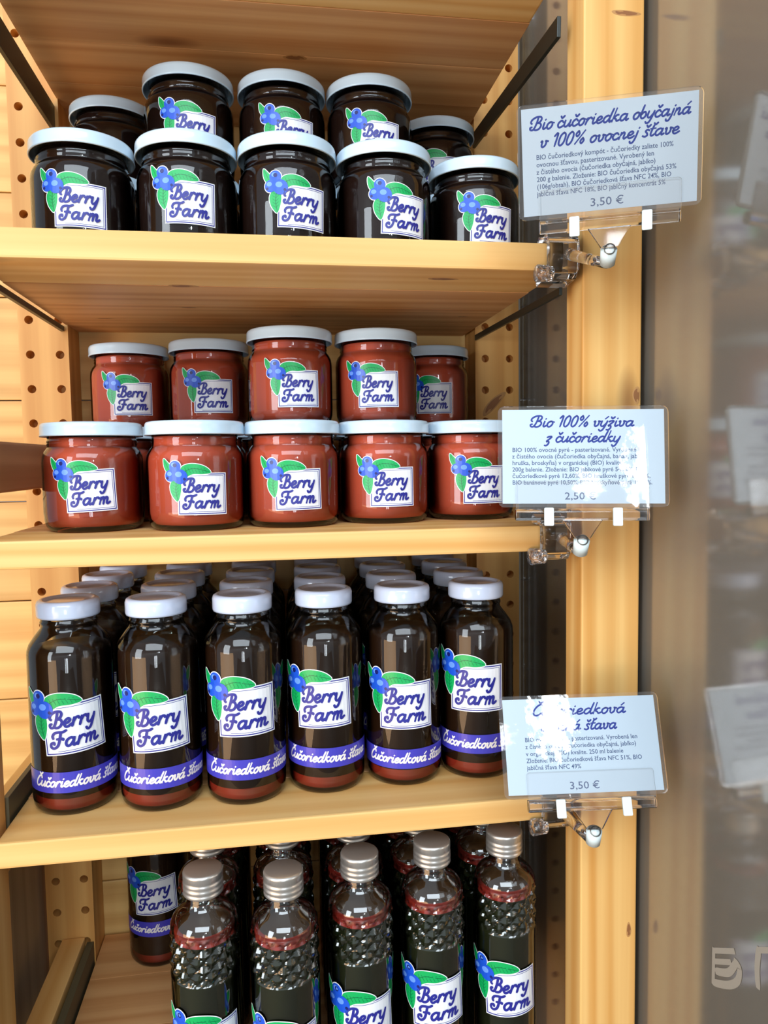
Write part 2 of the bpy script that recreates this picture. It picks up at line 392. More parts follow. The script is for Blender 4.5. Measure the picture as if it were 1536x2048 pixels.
def offset(pts, d):
    P = [Vector(p) for p in pts]; n = len(P); out = []
    area = sum(P[i].x*P[(i+1) % n].y-P[(i+1) % n].x*P[i].y for i in range(n)); s_ = 1 if area > 0 else -1
    for i in range(n):
        t = (P[(i+1) % n]-P[i-1]).normalized(); out.append(P[i]+Vector((t.y, -t.x))*d*s_)
    return out
def rect(a, b, c, d): return [(a, b), (c, b), (c, d), (a, d)]
def farm_label(w_):
    """the berry sticker; rectangle of width w_ centred on x = 0, bottom edge at y = 0"""
    pr = Print(); S = lambda u, v: ((u-.5)*w_, v*w_)
    def sp(L): return [S(*p) for p in L]
    top = crom(sp([(.04, .86), (.08, 1.0), (.25, 1.06), (.45, 1.04), (.6, .97), (.67, .87), (.5, .84), (.3, .84), (.15, .78)]), 4, True)
    tip = crom(sp([(-.33, 1.17), (-.22, 1.08), (-.14, .98), (-.18, .86), (-.27, .9), (-.33, 1.02)]), 4, True)
    low = crom(sp([(-.12, .72), (-.19, .6), (-.17, .45), (-.1, .33), (-.02, .27), (.04, .42), (.06, .6), (.02, .74)]), 4, True)
    ber = [((-.07, 1.0), .125), ((-.17, .81), .125), ((.04, .79), .155)]
    circ = lambda c, r, n=20: [S(c[0]+r*cos(2*pi*i/n), c[1]+r*sin(2*pi*i/n)) for i in range(n)]
    o = .015*w_
    pr.poly(rect(*S(-.02, -.02), *S(1.02, .87)), PWHITE, 0)
    for a, b in ((0, .02), (.042, .051)):           # the double blue border
        for q in (rect(*S(a, a), *S(1-a, b)), rect(*S(a, .85-b), *S(1-a, .85-a)), rect(*S(a, a), *S(b, .85-a)), rect(*S(1-b, a), *S(1-a, .85-a))):
            pr.poly(q, NAVY, 1)
    for L in (top, tip, low): pr.poly(offset(L, o), PWHITE, 2)
    for c, r in ber: pr.poly(circ(c, r+.017), PWHITE, 2)
    pr.poly(rect(*S(.045, .03), *S(.2, .5)), PWHITE, 1.5)
    for L in (top, tip, low): pr.poly(L, GREEN, 3)
    for sk in ([(.08, .86), (.3, .96), (.64, .89)], [(-.3, 1.12), (-.2, .92)], [(-.04, .7), (-.06, .5), (-.02, .3)]):
        pr.stroke(crom(sp(sk), 4), .012*w_, GREEND, 4)
    for i in range(7):
        u = .16+.065*i
        pr.stroke(sp([(u, .9+.02*min(i, 3)), (u-.02, .98-.004*i)]), .01*w_, GREEND, 4); pr.stroke(sp([(u, .93), (u+.03, .87)]), .009*w_, GREEND, 4)
    for i in range(5):
        v = .38+.065*i
        pr.stroke(sp([(-.05, v), (-.12, v+.04)]), .009*w_, GREEND, 4); pr.stroke(sp([(-.05, v), (.0, v+.05)]), .009*w_, GREEND, 4)
    for i, (c, r) in enumerate(ber):
        pr.poly(circ(c, r), BLUED if False else BLUE, 5+i*1.5)
        pr.poly([S(c[0]+r*.62*(cos(t)*.75)-r*.2, c[1]+r*.62*sin(t)*.6+r*.32) for t in [2*pi*k/14 for k in range(14)]], BLUEL, 5.5+i*1.5)
        dc = ((c[0]+.0, c[1]+.03), .045) if i == 0 else ((c[0]+(-.07 if i == 1 else .09), c[1]-.05), .03)
        pr.poly(circ(dc[0], dc[1], 10), BLUED, 6+i*1.5)
    script(pr, 'Berry', *(S(.12, 0)[0], S(.84, 0)[0]), S(0, .47)[1], .14*w_, .047*w_, NAVY, 7.5, slant=.18)
    script(pr, 'Farm', *(S(.12, 0)[0], S(.86, 0)[0]), S(0, .13)[1], .14*w_, .047*w_, NAVY, 7.5, slant=.18)
    return pr
_lab = {}
def label_mesh(R, w_, z0, tilt):
    k = (R, w_, z0, tilt)
    if k not in _lab:
        me, mats = farm_label(w_).build(R=R, tilt=radians(tilt), origin=(0, z0))
        for m in mats: me.materials.append(m)
        _lab[k] = me
    return _lab[k]
def put(name, me, parent, smooth=False):
    o = bpy.data.objects.new(name, me); col.objects.link(o); o.parent = parent; return o
def shade(me, *mats):
    for m in mats: me.materials.append(m)
    for p in me.polygons: p.use_smooth = True
    return me

# ---------------------------------------------------------------- setting: plank wall, side partition, glass, room behind the glass
wall = bpy.data.objects.new('wall_back', None); col.objects.link(wall); wall['kind'] = 'structure'; wall.location = (0, .28, 0)
for i in range(12):
    z0 = -706+100*i
    for x0, x1 in ((-560, -246), (-246, 262)) if i % 2 == 0 else ((-560, 262),):
        o = box('plank', (x0+.4, x1-.4, 277+random.uniform(0, .8), 295, z0+.5, z0+99.5), WWALL, wall, bev=.0012)
gw = bpy.data.objects.new('window_1', None); col.objects.link(gw); gw['kind'] = 'structure'; gw.location = (.2665, -.1, 0)
box('pane', (265.0, 268.0, -440, 277, -700, 620), PANE, gw, bev=.0003)
o = box('wall_right', (640, 660, -1400, 900, -900, 900), GREYW); o['kind'] = 'structure'
o = box('wall_far', (275, 640, 640, 660, -900, 900), GREYW); o['kind'] = 'structure'
o = box('floor', (-900, 1000, -3200, 700, -760, -740), GREYW); o['kind'] = 'structure'

# a sign's reflected digits, painted on the glass, low at the right
def seg_glyph(segs, y, z, s):
    pr = Print()
    for a in segs: pr.stroke(crom([(p*s*1.9, q*s+p*s*1.25) for p, q in a], 5) if len(a) > 2 else [(p*s*1.9, q*s+p*s*1.25) for p, q in a], 4.6, REFLECTION, 0)
    me, mats = pr.build(base=.05)
    o = link('reflected_digit', me, mats, gw)
    o.rotation_euler = (0, 0, radians(-90)); o.location = Vector((.2648, y*MM, z*MM))-gw.location
    return o
FIVE = [[(-.42, 1), (.5, 1)], [(-.45, 1), (-.45, -.95)], [(-.42, .35), (.35, .35)], [(-.3, -.25), (.3, -.25), (.62, .3)], [(-.42, -.95), (.3, -1.0), (.72, -.7), (.8, 0), (.6, .4)]]
seg_glyph(FIVE, -101, -290, 11)
seg_glyph([[(-.4, 1), (-.45, 0), (-.4, -1)], [(-.3, 1), (.5, 1)]], -143, -261, 11)

# ---------------------------------------------------------------- shelving frame
unit = empty('shelving_frame', (0, 120, -700), 0, 'open pine shelving frame of four upright posts with peg holes and side rails', 'shelving')
def post_with_holes(name, x0, x1, y0, y1, z0, z1, xs, zoff, rad=3.9):
    """a post whose front face carries two columns of real drilled holes"""
    V, F, M_ = [], [], []
    def q(*p, m=0):
        i = len(V); V.extend(p); F.append(tuple(range(i, i+len(p)))); M_.append(m)
    zs = []; z = zoff-32*math.ceil((zoff-z0)/32)
    while z < z1:
        if z-16 > z0 and z+16 < z1: zs.append(z)
        z += 32
    cuts = [x0, (xs[0]+xs[1])/2, x1]; lo, hi = zs[0]-16, zs[-1]+16
    for zz in zs:
        for c in range(2):
            a, b, hx = cuts[c], cuts[c+1], xs[c]
            n = 16; ci, sq = [], []
            for k in range(n):
                t = 2*pi*k/n+pi/4; dx, dz = cos(t), sin(t)
                ci.append((hx+rad*dx, y0, zz+rad*dz))
                kk = k//4; f = (k % 4)/4
                corners = [(b, zz+16), (a, zz+16), (a, zz-16), (b, zz-16)]
                p, r = corners[kk], corners[(kk+1) % 4]
                sq.append((p[0]+(r[0]-p[0])*f, y0, p[1]+(r[1]-p[1])*f))
            for k in range(n):
                j = (k+1) % n
                q(sq[k], sq[j], ci[j], ci[k])
                q(ci[k], ci[j], (ci[j][0], y0+14, ci[j][2]), (ci[k][0], y0+14, ci[k][2]))
            q(*[(p[0], y0+14, p[2]) for p in ci])
    for a, b in ((z0, lo), (hi, z1)): q((x0, y0, a), (x1, y0, a), (x1, y0, b), (x0, y0, b))
    q((x0, y0, z0), (x0, y0, z1), (x0, y1, z1), (x0, y1, z0)); q((x1, y0, z0), (x1, y1, z0), (x1, y1, z1), (x1, y0, z1))
    q((x0, y1, z0), (x0, y1, z1), (x1, y1, z1), (x1, y1, z0))
    q((x0, y0, z1), (x1, y0, z1), (x1, y1, z1), (x0, y1, z1)); q((x0, y0, z0), (x0, y1, z0), (x1, y1, z0), (x1, y0, z0))
    c = Vector(((x0+x1)/2, (y0+y1)/2, (z0+z1)/2))
    bm = bmesh.new(); vs = [bm.verts.new((Vector(v)-c)*MM) for v in V]
    for f in F: bm.faces.new([vs[i] for i in f])
    bmesh.ops.remove_doubles(bm, verts=bm.verts[:], dist=1e-6); bmesh.ops.recalc_face_normals(bm, faces=bm.faces[:])
    o = link(name, from_bm(bm), WREAR, unit); o.location = c*MM-unit.location
post_with_holes('rear_post', -235.5, -191.5, 236, 276.5, -700, 520, (-225.8, -199.4), -346.8)
post_with_holes('rear_post', 203.5, 249.5, 237, 276.5, -700, 520, (213.9, 239.8), 132.1)
box('front_post', (215.2, 259.9, 0, 29.5, -700, 520), WF, unit, bev=.0012)
box('front_post', (-240, -196.5, 0, 32, -700, 520), WF, unit, bev=.0012)
# wooden side rails and dark metal shelf bearers
box('side_rail', (-222, -201, 33, 236, 10, 48), WBROWN, unit, bev=.002)
box('side_rail', (-222, -200.5, 33, 235, -480, -438), W['Y'], unit, bev=.001)
box('side_rail', (-222, -200.5, 33, 235, -262, -222), W['Y'], unit, bev=.001)
box('side_rail', (222, 243, 30, 236, -262, -226), W['Y'], unit, bev=.001)
for r, m in (((-198, -194.5, 30, 238, 337, 359.5), BLACKM), ((201.5, 204.5, 14, 236, 327, 341), BLACKM), ((-198, -194.5, 30, 236, 154.8, 159.6), BLACKM), ((202.5, 205, 12, 236, 147, 152.5), BLACKM),
             ((-199, -195, 34, 236, -240, -203), OLIVE), ((-199, -192.5, 34, 236, -476, -444), OLIVE), ((204, 207, 30, 236, -253, -240), OLIVE)):
    o = box('shelf_bearer', r, m, unit, bev=.0004)
    if r[4] == 327: o.rotation_euler = (radians(3.4), 0, 0); o.location.z += .0065
    if r[4] == 147: o.rotation_euler = (radians(.8), 0, 0); o.location.z += .0015
gb = box('side_board', (-258, -241, 34, 262, -700, -266), WGREY); gb['label'] = 'grey weathered side board low at the left of the shelving'; gb['category'] = 'board'

# ---------------------------------------------------------------- shelf boards of glued staves
def shelf(z, th, x0, x1, label, y1=274, sag=0):
    s = empty('shelf_board', (0, 130, z-th), 0, label, 'shelf', 'pine shelf boards of the rack')
    n = 4
    for k in range(n):
        a = y1*k/n; b = y1*(k+1)/n
        box('stave', (x0, x1, a+(.0 if k == 0 else .12), b-.12, z-th, z), WUND if k else W['X'], s, bev=.0016 if k == 0 else .0004)
    return s
sh0 = shelf(386, 20, -192.5, 201, 'uppermost pine shelf board, seen from below above all the jars')
sh1 = shelf(180, 19.2, -193, 200, 'pine shelf board carrying the dark compote jars')
shelf(-18.6, 18.6, -194, 195, 'pine shelf board carrying the red-brown puree jars')
shelf(-219.3, 17.6, -193, 196.5, 'pine shelf board carrying the white-capped juice bottles')
shelf(-462.9, 19, -190.5, 197, 'lowest pine shelf board under the silver-capped bottles')

# knots and resin stains of the boards, thin inlays with a darker heart
KN1 = plain('knot_rim', (.54, .27, .09, 1), .5); KN2 = plain('knot_heart', (.30, .12, .04, 1), .45)
def knot(parent, p, rx, ry, nrm):
    V = [(0, 0, .12)]; F = []; n = 20
    for k, (f, h) in enumerate(((.45, .12), (.75, .11), (1, .0))):
        for i in range(n):
            t = 2*pi*i/n; wob = 1+.07*sin(3*t+p[0]); V.append((rx*f*cos(t)*wob, ry*f*sin(t)*wob, h))
    for i in range(n):
        j = (i+1) % n; F.append((0, 1+i, 1+j))
        for r in range(2): F.append((1+r*n+i, 1+(r+1)*n+i, 1+(r+1)*n+j, 1+r*n+j))
    me = bpy.data.meshes.new('m'); me.from_pydata([tuple(c*MM for c in v) for v in V], [], F)
    o = link('knot', me, [KN1, KN2], parent, True)
    for q in me.polygons: q.material_index = 1 if max(abs(me.vertices[v].co.x) for v in q.vertices) <= rx*MM*.8 and len(q.vertices) in (3, 4) and max(math.hypot(me.vertices[v].co.x/rx, me.vertices[v].co.y/ry) for v in q.vertices) < .0008 else 0
    o.location = Vector(p)*MM-parent.location
    o.rotation_euler = {'down': (pi, 0, 0), 'front': (pi/2, 0, 0)}[nrm]
for p, rx, ry in (((22.3, 139.4, 366), 10, 4.2), ((95, 30, 366), 16, 3), ((-80, 200, 366), 6, 2.5)): knot(sh0, p, rx, ry, 'down')
for p, rx, ry in (((-67.7, 68.1, 160.8), 11, 4.2), ((-71, 146, 160.8), 8, 3), ((120.5, 29.9, 160.8), 11.5, 3.6), ((172, 168, 160.8), 6, 2.4), ((20, 176, 160.8), 7, 2.2), ((-150, 200, 160.8), 9, 2.2)): knot(sh1, p, rx, ry, 'down')
for p, rx, ry in (((256.5, 0, 74), 3, 6.5), ((246, -.0, 338), 11, 2.0), ((254, 0, -330), 2, 6)): knot(unit, p, rx, ry, 'front')

knot(unit, (222.5, 236.9, 86), 17, 4.5, 'front')
[o for o in unit.children if o.name.startswith('knot')][-1].rotation_euler = (pi/2, radians(-45), 0)

# ---------------------------------------------------------------- jars
JAR_OUT = [(0, 2.2), (18, 1.6), (26, .6), (29, 0), (31.5, .8), (34, 3.6), (35.3, 8), (35.6, 14), (35.6, 50), (35.2, 54.5), (33.8, 58), (31.8, 60.4), (31.2, 62), (31.9, 63), (31.2, 64.2), (31.8, 65.4), (31.2, 67), (31.2, 76), (0, 76.2)]
JAR_IN = [(0, 4.2), (24, 3.6), (30, 4.2), (33, 7.5), (34.0, 12), (34.1, 50), (33.6, 54), (32.0, 57.5), (30.2, 60), (29.6, 64), (29.6, 68), (0, 68.1)]
LIDP = [(0, 78.2), (29, 78.2), (30.4, 77.9), (31.6, 78.3), (33.2, 79), (34.8, 78.6), (35.7, 77.4), (36, 75.5), (36, 70.6), (36.35, 69.9), (36.1, 69), (35.3, 69), (35.0, 70)]
m_glass = shade(lathe(JAR_OUT, 64), GLASS)
m_comp = shade(lathe(JAR_IN, 48), COMPOTE); m_pur = shade(lathe(JAR_IN, 48), PUREE)
m_lid = shade(lathe([(r, z) for r, z in LIDP], 64), LID)
def jar(kind, x, y, z, label, group, off=0.0, tilt=0, lz=13.5, has_label=True, name=None):
    """off = how far (mm) the sticker's middle sits right of the jar's middle as seen from the front"""
    face = math.atan2(x+7.1, y+506.2)     # turn towards the aisle
    t = empty(name or ('compote_jar' if kind == 'c' else 'puree_jar'), (x, y, z), -face+math.asin(max(-.95, min(.95, off/35.6)))+0*radians(1), label, 'jar', group)
    put('glass_body', m_glass, t); put('contents', m_comp if kind == 'c' else m_pur, t); put('lid', m_lid, t)
    if has_label: put('label', label_mesh(35.6, 33.5, lz, tilt), t)
    return t
ZT, ZM = 180.0, -18.6
H = 79.2
ordn = ['leftmost', 'second from left', 'middle', 'second from right', 'rightmost']
gc, gp = 'dark compote jars on the top shelf', 'puree jars on the second shelf'
fx = [(-135.9, 74), (-61.6, 66), (11.1, 61.5), (83.8, 66), (160, 86)]
for i, (x, y) in enumerate(fx):
    jar('c', x, y, ZT, 'white-lidded dark compote jar standing in the front row, ' + ordn[i] + ' of its five', gc,
        off=(-3, 1.5, 9.5, 14.5, 14)[i], tilt=(-1, -1, -2, -2.5, -2)[i], lz=(13, 15, 13, 12, 13)[i])
for i, (x, y) in enumerate(((-64.9, 135.6), (10.2, 136.6), (83.1, 134.4))):
    jar('c', x, y, ZT+H, 'dark compote jar stacked on the top layer, ' + ('left', 'middle', 'right')[i] + ' of the three raised ones', gc, off=(3, 8.5, 8)[i], tilt=-1.5, lz=13)
jar('c', -136, 197, ZT+H, 'dark compote jar set far back at the left, only lid and neck showing', gc, has_label=False)
jar('c', 155.4, 199.3, ZT+H, 'dark compote jar set far back at the right, sticker half hidden', gc, off=4)
for x, y in [(-136, 150), (-61, 139), (13, 136), (88, 140), (163, 161), (-134, 226), (-58, 215), (17, 212), (91, 216), (165, 236)]:
    jar('c', x, y, ZT, 'dark compote jar hidden in the lower layer behind the front row', 'hidden compote jars of the lower layer', has_label=False)
px_ = [(-137.8, 76), (-61.8, 64), (10.4, 69), (83.2, 81), (157, 92)]
for i, (x, y) in enumerate(px_):
    jar('p', x, y, ZM, 'white-lidded red-brown puree jar in the front row, ' + ordn[i] + ' of its five', gp,
        off=(-2, 4, 4, 6.5, 12)[i], tilt=(2.5, -.5, 1, .5, .5)[i], lz=(16, 12.5, 14, 14, 14)[i])
for i, (x, y, o_) in enumerate(((-136, 231, 2), (-60.2, 203, 3), (12, 136.5, 7), (87, 142.5, 2), (157, 231, 2))):
    jar('p', x, y, ZM+H, 'red-brown puree jar of the raised upper layer, ' + ordn[i] + ' of its five', gp, off=o_, tilt=(0, 0, .5, 1, 0)[i], lz=14)
for x, y in [(-136, 152), (-61, 140), (13, 143), (88, 156), (159, 166), (-134, 228), (-58, 215), (17, 219), (92, 231), (161, 240)]:
    jar('p', x, y, ZM, 'puree jar hidden in the lower layer behind the front row', 'hidden puree jars of the lower layer', has_label=False)

# ---------------------------------------------------------------- juice bottles
B_OUT = [(0, 3), (16, 2.2), (23, .4), (25, 0), (27.4, 1.2), (29.1, 4.5), (29.6, 9), (29.6, 112), (29.3, 116), (27.6, 120.5), (24.2, 125.5), (21, 129.6), (19.6, 131.5), (19.2, 134), (19.8, 135), (19.8, 136.4), (19.2, 137.2), (19.2, 149), (0, 149.1)]
B_IN = [(28.3, 13), (28.3, 111.5), (27.4, 115), (26.6, 117), (0, 117.2)]
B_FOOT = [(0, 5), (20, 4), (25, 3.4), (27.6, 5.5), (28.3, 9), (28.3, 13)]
CAPB = [(0, 150.2), (15.5, 150.2), (16.6, 150.4), (17.4, 151.9), (19.4, 152), (21.2, 151), (22, 148.8), (22, 141.2), (21.6, 139.8), (20.6, 139.4), (20.2, 140.6)]
mb_glass = shade(lathe(B_OUT, 56), GLASS); mb_in = shade(lathe(B_IN, 48), JUICE); mb_foot = shade(lathe(B_FOOT, 48), FOOT_GLOW)
mb_cap = shade(lathe(CAPB, 56, mi=[1, 1]+[0]*8), CAP, CAPTOP)
def band_mesh(R, z0, h, text, a0, a1):
    pr = Print()
    n = 72; a_l, a_r = -pi*R*.96, pi*R*.96
    for i in range(n):
        x0 = a_l+(a_r-a_l)*i/n; x1 = a_l+(a_r-a_l)*(i+1)/n
        pr.quads.append((rect(x0, 0, x1, h), BAND, 0))
    script(pr, text, a0*R, a1*R, h*.31, h*.255, h*.085, CREAM, 2, slant=.3)
    me, mats = pr.build(R=R, origin=(0, z0))
    for m in mats: me.materials.append(m)
    return me
_bands = {}
def bottle(x, y, z, label, group, off=1.5, lz=48, bz=19, tilt=1.0, full=True, name='juice_bottle'):
    face = math.atan2(x+7.1, y+506.2)
    t = empty(name, (x, y, z), -face+math.asin(off/29.8), label, 'bottle', group)
    put('glass_body', mb_glass, t); put('juice', mb_in, t); put('foot_glow', mb_foot, t); put('cap', mb_cap, t)
    if full:
        put('label', label_mesh(29.6, 41, lz, tilt), t)
        if bz not in _bands: _bands[bz] = band_mesh(29.6, bz, 15, 'Čučoriedková šťava', radians(-63), radians(72))
        put('band', _bands[bz], t)
    return t
ZB = -219.3
bx = [-156, -92.8, -30.3, 31.2, 93, 153.5]; by = [60, 54, 53, 61, 63, 64.5]
o6 = ['leftmost', 'second from left', 'third from left', 'third from right', 'second from right', 'rightmost']
for i in range(6):
    bottle(bx[i], by[i], ZB, 'dark blueberry juice bottle with white cap in the front row, ' + o6[i] + ' of six', 'juice bottles on the third shelf',
           off=(1.5, .5, 1.5, -1, 2.5, .5)[i], lz=(47, 46, 53, 52, 46, 55)[i], bz=(18, 18, 20, 21, 14.5, 21)[i], tilt=(4, 3, 1.5, 2, 1, .5)[i])
rows = ['second', 'third', 'rearmost']
for r in range(3):
    for i in range(6):
        y = by[i]+60.6*(r+1)
        bottle(bx[i]+(1.2, 3, 5)[r], y, ZB, 'white-capped juice bottle in the ' + rows[r] + ' row of its column, the ' + o6[i] + ' column', 'juice bottles on the third shelf',
               full=(r == 0), off=3)
bottle(-129, 240, -462.9, 'juice bottle with blue band standing alone far back on the lowest shelf', None, off=-3, lz=56, bz=33, tilt=3)

# ---------------------------------------------------------------- slim bottles with diamond-cut shoulders
def diamond_mesh():
    seg = 96; V, F = [], []
    prof = [(0, 0), (22, 0), (23.8, 1.5), (24.3, 5), (24.3, 60), (24.3, 110)]
    zs = [110+i*1.0 for i in range(1, 55)]
    for z in zs:
        if z < 146: r = 24.3-.0*(z-110)
        else:
            t = min(1, (z-146)/30.0); r = 24.3*math.sqrt(max(0, 1-(t*.985)**2.2)) if False else 24.3
        prof.append((r, z))
    # shoulder dome and neck
    prof += [(24.1, 166), (23.5, 169.5), (22.2, 172.6), (20.2, 175.4), (17.4, 178), (14.4, 180.2), (12.4, 182.4), (11.6, 185.5), (11.6, 200), (0, 200.1)]
    rings = []
    for r, z in prof:
        if r == 0: rings.append([len(V)]); V.append((0, 0, z*MM)); continue
        rings.append(list(range(len(V), len(V)+seg)))
        for i in range(seg):
            th = 2*pi*i/seg; rr = r
            if 134 < z < 167:
                u = th/(2*pi)*14; v = (z-134)/11.0
                a = abs(((u+v) % 1)-.5)*2; b = abs(((u-v) % 1)-.5)*2
                amp = 2.4*min(1, (z-134)/4, (167-z)/3)
                rr = r-.4+amp*(min(a, b)-.6)
            V.append((rr*MM*cos(th), rr*MM*sin(th), z*MM))
    for k in range(len(rings)-1):
        a, b = rings[k], rings[k+1]
        for i in range(seg):
            j = (i+1) % seg
            if len(a) == 1: F.append((a[0], b[j], b[i]))
            elif len(b) == 1: F.append((a[i], a[j], b[0]))
            else: F.append((a[i], a[j], b[j], b[i]))
    me = bpy.data.meshes.new('m'); me.from_pydata(V, [], F); me.materials.append(GLASSD)
    for p in me.polygons:
        z = sum(me.vertices[v].co.z for v in p.vertices)/len(p.vertices)
        p.use_smooth = not (.133 < z < .168)
    return me
md_glass = diamond_mesh()
md_in = shade(lathe([(0, 3), (20, 3), (22, 6), (22, 115), (21.2, 122), (21.2, 160)], 40), SYRUP)
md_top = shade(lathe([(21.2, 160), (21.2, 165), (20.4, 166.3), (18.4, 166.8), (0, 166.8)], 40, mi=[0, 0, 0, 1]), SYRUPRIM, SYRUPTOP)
def ribbed_cap():
    seg = 90; V, F = [], []
    prof = [(0, 206.6, 0), (12.4, 206.6, 0), (13.5, 206, 0), (14, 204.8, 0), (14, 204.0, 1), (14, 200.6, 1), (13.5, 200.2, 0), (13.9, 199.4, 0), (14.1, 197.5, 0), (13.6, 196.6, 0), (14.1, 195.6, 0), (14.1, 193.6, 0), (13.5, 192.8, 0), (14, 192, 0), (14.1, 190.2, 0), (13.6, 189.6, 0), (12.5, 189.6, 0)]
    rings = []
    for r, z, k in prof:
        if r == 0: rings.append([0]); V.append((0, 0, z*MM)); continue
        rings.append(list(range(len(V), len(V)+seg)))
        for i in range(seg):
            rr = r-(.45 if k and i % 2 else 0); V.append((rr*MM*cos(2*pi*i/seg), rr*MM*sin(2*pi*i/seg), z*MM))
    for k in range(len(rings)-1):
        a, b = rings[k], rings[k+1]
        for i in range(seg):
            j = (i+1) % seg
            F.append((a[0], b[i], b[j]) if len(a) == 1 else (a[j], a[i], b[i], b[j]))
    me = bpy.data.meshes.new('m'); me.from_pydata(V, [], F); return me
md_cap = shade(ribbed_cap(), ALU)
def slim(x, y, label, group, off=6, lz=80, tilt=3, full=True):
    face = math.atan2(x+7.1, y+506.2)
    t = empty('syrup_bottle', (x, y, -462.9), -face+math.asin(off/24.3), label, 'bottle', group)
    put('glass_body', md_glass, t); put('syrup', md_in, t); put('syrup_surface', md_top, t); put('screw_cap', md_cap, t)
    if full: put('label', label_mesh(24.9, 40, lz, tilt), t)
    return t
sx = [(-61.6, 14), (-5.2, 3), (50.6, 16.7), (106.6, 23.8), (165.1, 28.8)]
for i, (x, y) in enumerate(sx):
    slim(x, y, 'slim diamond-cut bottle with silver screw cap in the front row, ' + ordn[i] + ' of five', 'silver-capped bottles on the lowest shelf',
         off=(4, 4, 5, 5, 6)[i], lz=(73, 70, 74, 77, 73)[i])
for i, x in enumerate((-63, -5, 52, 106, 162)):
    slim(x, (72, 72, 72, 75, 80)[i], 'silver-capped slim bottle in the second row behind the ' + ordn[i] + ' front one', 'silver-capped bottles on the lowest shelf', full=False)
for r in range(2):
    for i, x in enumerate((-60, -4, 53, 107, 162)):
        slim(x+r, 131+54*r, 'slim bottle hidden deep behind the second row on the lowest shelf', 'hidden bottles on the lowest shelf', full=False)

# ---------------------------------------------------------------- price cards in clear clips
def sans(text, size, x, y, align='LEFT', width=None):
    cu = bpy.data.curves.new('t', 'FONT'); cu.body = text; cu.size = size*MM; cu.align_x = align
    cu.resolution_u = 2; cu.offset = .00004
    o = bpy.data.objects.new('t', cu); col.objects.link(o)
    bpy.context.view_layer.update()
    me = bpy.data.meshes.new_from_object(o.evaluated_get(bpy.context.evaluated_depsgraph_get()))
    bpy.data.objects.remove(o)
    if width and len(me.vertices):
        xs_ = [v.co.x for v in me.vertices]; k = width*MM/(max(xs_)-min(xs_))
        for v in me.vertices: v.co.x *= k
    return [((v.co.x/MM+x), (v.co.y/MM+y)) for v in me.vertices], [tuple(p.vertices) for p in me.polygons]
def sans_mesh(items, lift):
    V, F = [], []
    for v, f in items:
        n = len(V); V += [(a*MM, -lift*MM, b*MM) for a, b in v]; F += [tuple(i+n for i in q) for q in f]
    me = bpy.data.meshes.new('m'); me.from_pydata(V, [], F); return me
def card(loc, rot, titles, body, bx0, by0, pitch, price, px_c, label, dx=0):
    R_ = Euler([radians(a) for a in rot], 'XYZ')
    t = empty('price_card', loc, 0, label, 'sign', 'laminated price cards clipped to the shelf ends'); t.rotation_euler = R_
    PWID, PHT = 102.5, 60.5
    me = prism(round_rect(108, 65, 4), 1.4, 'Y'); link('laminate', me, FILM, t)
    link('paper', prism(rect(-PWID/2, -PHT/2, PWID/2, PHT/2), .2, 'Y'), CARD, t, loc=(0, -.0004, 0))
    pr = Print()
    for txt, x0, x1, y in titles: script(pr, txt, x0, x1, y, 3.5, 1.12, NAVY2, 0, slant=.32)
    me, mats = pr.build(base=.56); link('title_lettering', me, mats, t)
    items = [sans(l, 4.0, bx0, by0-pitch*i, width=wd) for i, (l, wd) in enumerate(body)]
    link('small_print', sans_mesh(items, .56), INKG, t)
    link('price_lettering', sans_mesh([sans(price, 6.6, px_c-10, -27.6, width=19.5)], .56), INKG, t)
    return t
